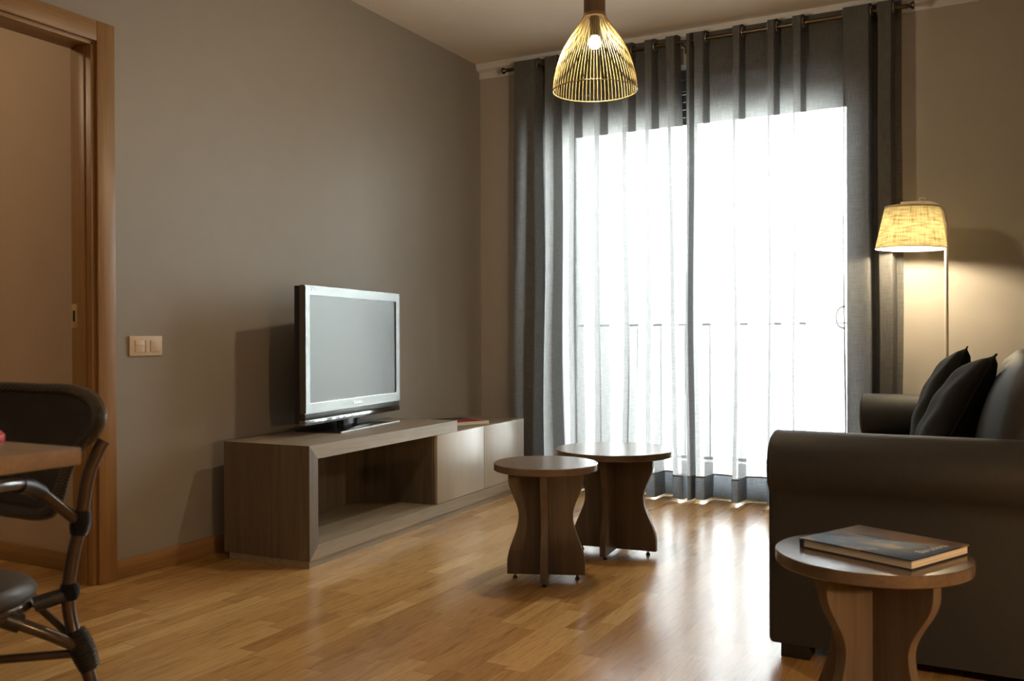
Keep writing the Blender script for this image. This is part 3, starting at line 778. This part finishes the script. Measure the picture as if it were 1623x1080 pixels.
# slip cover corner flap at the near front corner
def pillow(loc, rz, lean, label, roll=-7, size=.41, th=.070):
    bm = bmesh.new(); n = 22; uvl = bm.loops.layers.uv.verify()
    front = {}; back = {}
    for i in range(n+1):
        for j in range(n+1):
            u = -1+2*i/n; v = -1+2*j/n
            # pinched sides, pointed corners
            x = u*(1-.10*(1-u*u)*0-.085*(1-v*v)*abs(u)**1.5); y = v*(1-.085*(1-u*u)*abs(v)**1.5)
            t = th*((1-abs(u)**2.2)*(1-abs(v)**2.2))**.42
            t *= 1+.05*math.sin(7*u+3*v)+.035*math.sin(11*v-5*u*u)
            edge = i in (0, n) or j in (0, n)
            front[i, j] = bm.verts.new((x*size/2, y*size/2, t))
            back[i, j] = front[i, j] if edge else bm.verts.new((x*size/2, y*size/2, -t))
    for i in range(n):
        for j in range(n):
            bm.faces.new((front[i,j], front[i+1,j], front[i+1,j+1], front[i,j+1]))
            bm.faces.new((back[i,j], back[i,j+1], back[i+1,j+1], back[i+1,j]))
    o = None
    # local z (thickness) -> world -x (faces the television), local y -> up
    rot = Matrix.Rotation(rz, 4, 'Z') @ Matrix.Rotation(lean, 4, 'Y') @ Matrix(((0,0,-1,0),(1,0,0,0),(0,1,0,0),(0,0,0,1))) @ Matrix.Rotation(math.radians(roll), 4, 'Z')
    bm.transform(rot)
    low = min(v.co.z for v in bm.verts)
    bm.transform(Matrix.Translation((0, 0, -low)))
    edgepts = []
    bmesh.ops.recalc_face_normals(bm, faces=bm.faces)
    ring = [front[i, 0].co.copy() for i in range(n+1)] + [front[n, j].co.copy() for j in range(1, n+1)] + [front[i, n].co.copy() for i in range(n-1, -1, -1)] + [front[0, j].co.copy() for j in range(n-1, 0, -1)]
    o = obj('throw_pillow', bm, M['pill'], None, smooth=70); o.location = loc
    tag(o, label, 'pillow', 'black throw pillows on the sofa')
    s = obj('seam', TB(ring, .0028, 6, closed=True), M['pill'], o)
    return o
pillow((2.778, 3.24, .438), math.radians(8), math.radians(27), 'black throw pillow nearest the front arm of the sofa, overlapping the other pillow')
pillow((2.715, 3.74, .438), math.radians(4), math.radians(22), 'black throw pillow further back on the sofa, half hidden by the nearer pillow')

# ------------------------------------------------------------------ light switch
sw = empty('light_switch', (0, 2.4465, .873)); tag(sw, 'double cream light switch on the taupe wall beside the door frame', 'switch')
obj('plate', BX(0, .009, -.0765, .0765, -.0385, .0385, bev=.003), M['switch'], sw)
k1 = obj('rocker', BX(.008, .013, -.054, -.010, -.024, .022, bev=.0015), M['switch'], sw)
obj('rocker', BX(.008, .012, .018, .058, -.024, .022, bev=.0015), M['switch'], sw)
obj('rocker', BX(.008, .0125, -.006, .008, -.024, .022, bev=.001), M['switch'], sw)
obj('ridge', BX(.0128, .0165, -.053, -.011, .002, .0055, bev=.0008), M['switch'], k1)

# ------------------------------------------------------------------ dining table (corner in view)
dt = empty('dining_table', (1.25, .23, 0)); tag(dt, 'brown wooden dining table, only its corner in view in front of the rattan chair', 'table')
obj('tabletop', BX(-.65, .546, -.75, .606, .726, .750, bev=.002), M['dine'], dt)
obj('apron', BX(-.40, .30, -.50, .35, .67, .7255), M['dine'], dt)
obj('pedestal', LT([(0, .02), (.045, .02), (.04, .3), (.045, .67), (0, .67)], 32), M['black'], dt)
obj('foot_plate', LT([(0, 0), (.26, 0), (.26, .01), (.05, .02), (0, .02)], 48), M['black'], dt)
rc = obj('lidded_red_tin', LT([(0, 0), (.034, 0), (.036, .003), (.036, .012), (.030, .018), (0, .019)], 32), M['red']); rc.location = (1.622, .795, .75)
rc.name = 'red_coaster'; tag(rc, 'small round red item lying at the far edge of the dining table', 'coaster')

# ------------------------------------------------------------------ rattan chair
CX, CY = 1.147, 1.017
ch = empty('rattan_bistro_chair', (CX, CY, 0)); tag(ch, 'dark rattan bistro chair with a woven curved back, tucked behind the dining table', 'chair')
A = lambda px, py, D: (CAM + D*(fw + rt*((px-811.5)/F_PX) - up*((py-540)/F_PX))) - Vector((CX, CY, 0))
# rear legs, rising outside the back
leg = [(.245, .175, 0), (.232, .168, .12), (.216, .158, .235), (.200, .145, .300), (.186, .138, .352), (.180, .136, .408), (.190, .140, .482), (.203, .147, .543), (.214, .155, .63), (.226, .168, .68), (.232, .178, .702)]
for s in (1, -1):
    pts = smooth_path([(s*x, y, z) for x, y, z in leg], 4)
    obj('rear_leg', TB(pts, .0125, 14), M['rattan'], ch)
    obj('front_leg', TB(smooth_path([(s*.20, -.20, 0), (s*.175, -.175, .22), (s*.165, -.165, .40)], 5), .0125, 14), M['rattan'], ch)
# seat: woven pad on a bent cane ring
def sring(r, z, n=48): return [(r*math.cos(2*PI*k/n)*1.0, r*math.sin(2*PI*k/n)*.98, z) for k in range(n)]
so_ = obj('seat', LT([(0, .436), (.11, .436), (.165, .432), (.186, .424), (.193, .414), (.186, .405), (.0, .402)], 56, (-.012, -.03, 0), uv=True), M['wickrim'], ch)
obj('seat_ring', TB([(x-.012, y-.03, z) for x, y, z in ((.179*math.cos(2*PI*k/48), .179*math.sin(2*PI*k/48), .392) for k in range(48))], .0135, 12, closed=True), M['rattan'], ch)
for s in (1, -1):
    obj('stretcher', TB(smooth_path([(s*.200, .148, .292), (0, -.018, .288), (-s*.19, -.185, .288)], 8), .0085, 10), M['rattan'], ch)
    obj('brace', TB(smooth_path([(s*.202, .150, .300), (s*.190, .09, .342), (s*.160, .026, .384)], 6), .0115, 12), M['rattan'], ch)
    obj('brace', TB(smooth_path([(s*.198, .150, .305), (s*.16, .13, .345), (s*.118, .11, .386)], 6), .0075, 10), M['rattan'], ch)
    obj('arm', TB(smooth_path([(s*.201, .145, .545), (s*.208, .09, .592), (s*.213, .035, .634), (s*.245, -.02, .646), (s*.27, -.09, .648), (s*.265, -.19, .635), (s*.225, -.235, .56), (s*.178, -.185, .36)], 6), .0108, 12), M['rattan'], ch)
    for (c, d, r, h) in (((s*.203, .147, .546), (.1, .1, 1), .019, .026), ((s*.181, .138, .412), (0, 0, 1), .018, .018), ((s*.203, .150, .298), (s*.3, .2, -1), .023, .045)):
        dv = Vector(d).normalized(); c = Vector(c); n = 7
        pts = []; rr = []
        for k in range(n*4+1):
            t = -1+2*k/(n*4); pts.append(c+dv*h*t*.9); rr.append(r*(1-.22*t*t)+.0012*math.cos(k*PI))
        obj('binding', TB(pts, rr, 14), M['bind'], ch)
    obj('seat_binding', TB([(s*.150, .085, .395), (s*.182, .140, .408)], .0150, 12), M['bind'], ch)
    obj('seat_binding', TB([(s*.170, .045, .372), (s*.152, .010, .394)], .0175, 12), M['bind'], ch)
    obj('arm_binding', TB([(s*.209, .060, .616), (s*.213, .035, .632), (s*.226, .006, .640)], .0160, 14), M['bind'], ch)
# backrest: curved oval shell with a broad woven rim
half = [(0, .808), (.11, .809), (.20, .801), (.27, .785), (.314, .760), (.296, .730), (.235, .700), (.185, .670), (.160, .630), (.145, .585), (.118, .548), (.06, .535), (0, .534)]
outl = [Vector((x, z, 0)) for x, z in half] + [Vector((-x, z, 0)) for x, z in half[-2:0:-1]]
def outline_pt(t):
    n = len(outl); u = (t/(2*PI) % 1)*n; i = int(u); f = u-i
    p0, p1, p2, p3 = (outl[(i+k-1) % n] for k in range(4))
    return .5*((2*p1)+(-p0+p2)*f+(2*p0-5*p1+4*p2-p3)*f*f+(-p0+3*p1-3*p2+p3)*f**3)
BC = Vector((0, .690, 0))
def back_pt(s, t, off=0):
    """s radial 0..1, t around the outline, starting at the top"""
    p = BC+(outline_pt(t)-BC)*s
    y = .178-.075*(abs(p.x)/.31)**2.2+.16*(p.y-.69)
    return Vector((p.x, y-off, p.y))
bm = bmesh.new(); uvl = bm.loops.layers.uv.verify(); NR, NT = 10, 72
S = [.02+.98*k/NR for k in range(NR+1)]
def dish(s): return -.018*(1-(s/.82)**2) if s < .82 else 0.0
F1 = [[bm.verts.new(back_pt(s, 2*PI*k/NT, dish(s))) for k in range(NT)] for s in S]
F2 = [[bm.verts.new(back_pt(s, 2*PI*k/NT, dish(s)-.007)) for k in range(NT)] for s in S]
for G in (F1, F2):
    for a in range(NR):
        for k in range(NT):
            k2 = (k+1) % NT; f = bm.faces.new((G[a][k], G[a][k2], G[a+1][k2], G[a+1][k]))
            for l in f.loops: l[uvl].uv = (l.vert.co.x, l.vert.co.z)
for k in range(NT):
    k2 = (k+1) % NT
    for G in (0,):
        f = bm.faces.new((F1[NR][k], F1[NR][k2], F2[NR][k2], F2[NR][k]))
for G in (F1, F2):
    f = bm.faces.new(G[0])
    for l in f.loops: l[uvl].uv = (l.vert.co.x, l.vert.co.z)
bmesh.ops.recalc_face_normals(bm, faces=bm.faces)
bk_ = obj('backrest', bm, M['wick'], ch, smooth=60)
# padded rim band
bm = bmesh.new(); uvl = bm.loops.layers.uv.verify(); RS = 12; rings = []
for k in range(NT):
    t = 2*PI*k/NT; c = back_pt(.915, t); o1 = back_pt(1.0, t); i1 = back_pt(.83, t)
    rad_v = (o1-i1)/2; tang = (back_pt(.925, t+.01)-back_pt(.925, t-.01)).normalized(); nrm = rad_v.cross(tang).normalized()
    rings.append([bm.verts.new(c+rad_v*1.05*math.cos(2*PI*q/RS)+nrm*.0125*math.sin(2*PI*q/RS)) for q in range(RS)])
for k in range(NT):
    k2 = (k+1) % NT
    for q in range(RS):
        q2 = (q+1) % RS; f = bm.faces.new((rings[k][q], rings[k][q2], rings[k2][q2], rings[k2][q]))
        for l, (aa, bb) in zip(f.loops, ((k, q), (k, q+1), (k+1, q+1), (k+1, q))): l[uvl].uv = (aa*.022, bb*.008)
bmesh.ops.recalc_face_normals(bm, faces=bm.faces)
obj('back_rim', bm, M['wickrim'], bk_, smooth=80)

# ------------------------------------------------------------------ unseen lamps beyond the frame, put in to supply light
rl2 = empty('console_lamp', (4.25, 1.05, 0)); tag(rl2, 'standing lamp with a linen shade beside the dining area', 'lamp')
obj('base', LT([(0, 0), (.14, 0), (.14, .015), (.02, .025), (0, .025)], 40), M['cream'], rl2)
obj('pole', TB([(0, 0, .02), (0, 0, 1.1)], .01, 12), M['cream'], rl2)
obj('lamp_shade', LT([(.20, .95), (.15, 1.2)], 48, uv=True), M['linen'], rl2)
obj('bulb', LT([(0, 1.1), (.02, 1.1), (.03, 1.07), (.02, 1.04), (0, 1.03)], 20), M['bulb2'], rl2)
point_light('console_light', (0, 0, .9), E_SIDE, (1.0, .62, .30), .06, rl2)
hl = empty('hall_fill_lamp', (-1.1, 1.0, H)); tag(hl, 'unseen ceiling lamp added to brighten the hallway', 'lamp')  # added lamp out of view, brightens the hall wall
obj('lamp_shade', LT([(0, 0), (.12, 0), (.12, -.03), (.09, -.06), (0, -.07)], 32), M['shade_in'], hl)
point_light('hall_fill_light', (0, 0, -.16), E_HALL, WARM, .08, hl)
dl = empty('dining_fill_lamp', (1.2, .1, H)); tag(dl, 'unseen pendant lamp added over the dining table for fill light', 'lamp')  # added lamp out of view, faint warm fill at the dining end
obj('cord', TB([(0, 0, 0), (0, 0, -.75)], .004, 8), M['black'], dl)
obj('lamp_shade', LT([(.05, -.75), (.08, -.80), (.16, -.92)], 48, uv=True), M['linen'], dl)
point_light('dining_fill_light', (0, 0, -.88), E_DINE, WARM, .04, dl)

ul = empty('fill_uplighter', (5.2, -1.4, 0)); tag(ul, 'unseen steel uplighter added to brighten the ceiling and upper walls', 'lamp')  # added lamp out of view, lifts ceiling and upper walls
obj('base', LT([(0, 0), (.14, 0), (.14, .015), (.02, .025), (0, .025)], 40), M['steel'], ul)
obj('pole', TB([(0, 0, .02), (0, 0, 1.66)], .01, 12), M['steel'], ul)
obj('bowl', LT([(.0, 1.65), (.05, 1.655), (.12, 1.69), (.16, 1.74), (.155, 1.74), (.115, 1.70), (.05, 1.665), (0, 1.66)], 48), M['steel'], ul)
point_light('uplighter_fill_light', (0, 0, 1.71), E_UP, (1.0, .93, .84), .04, ul)
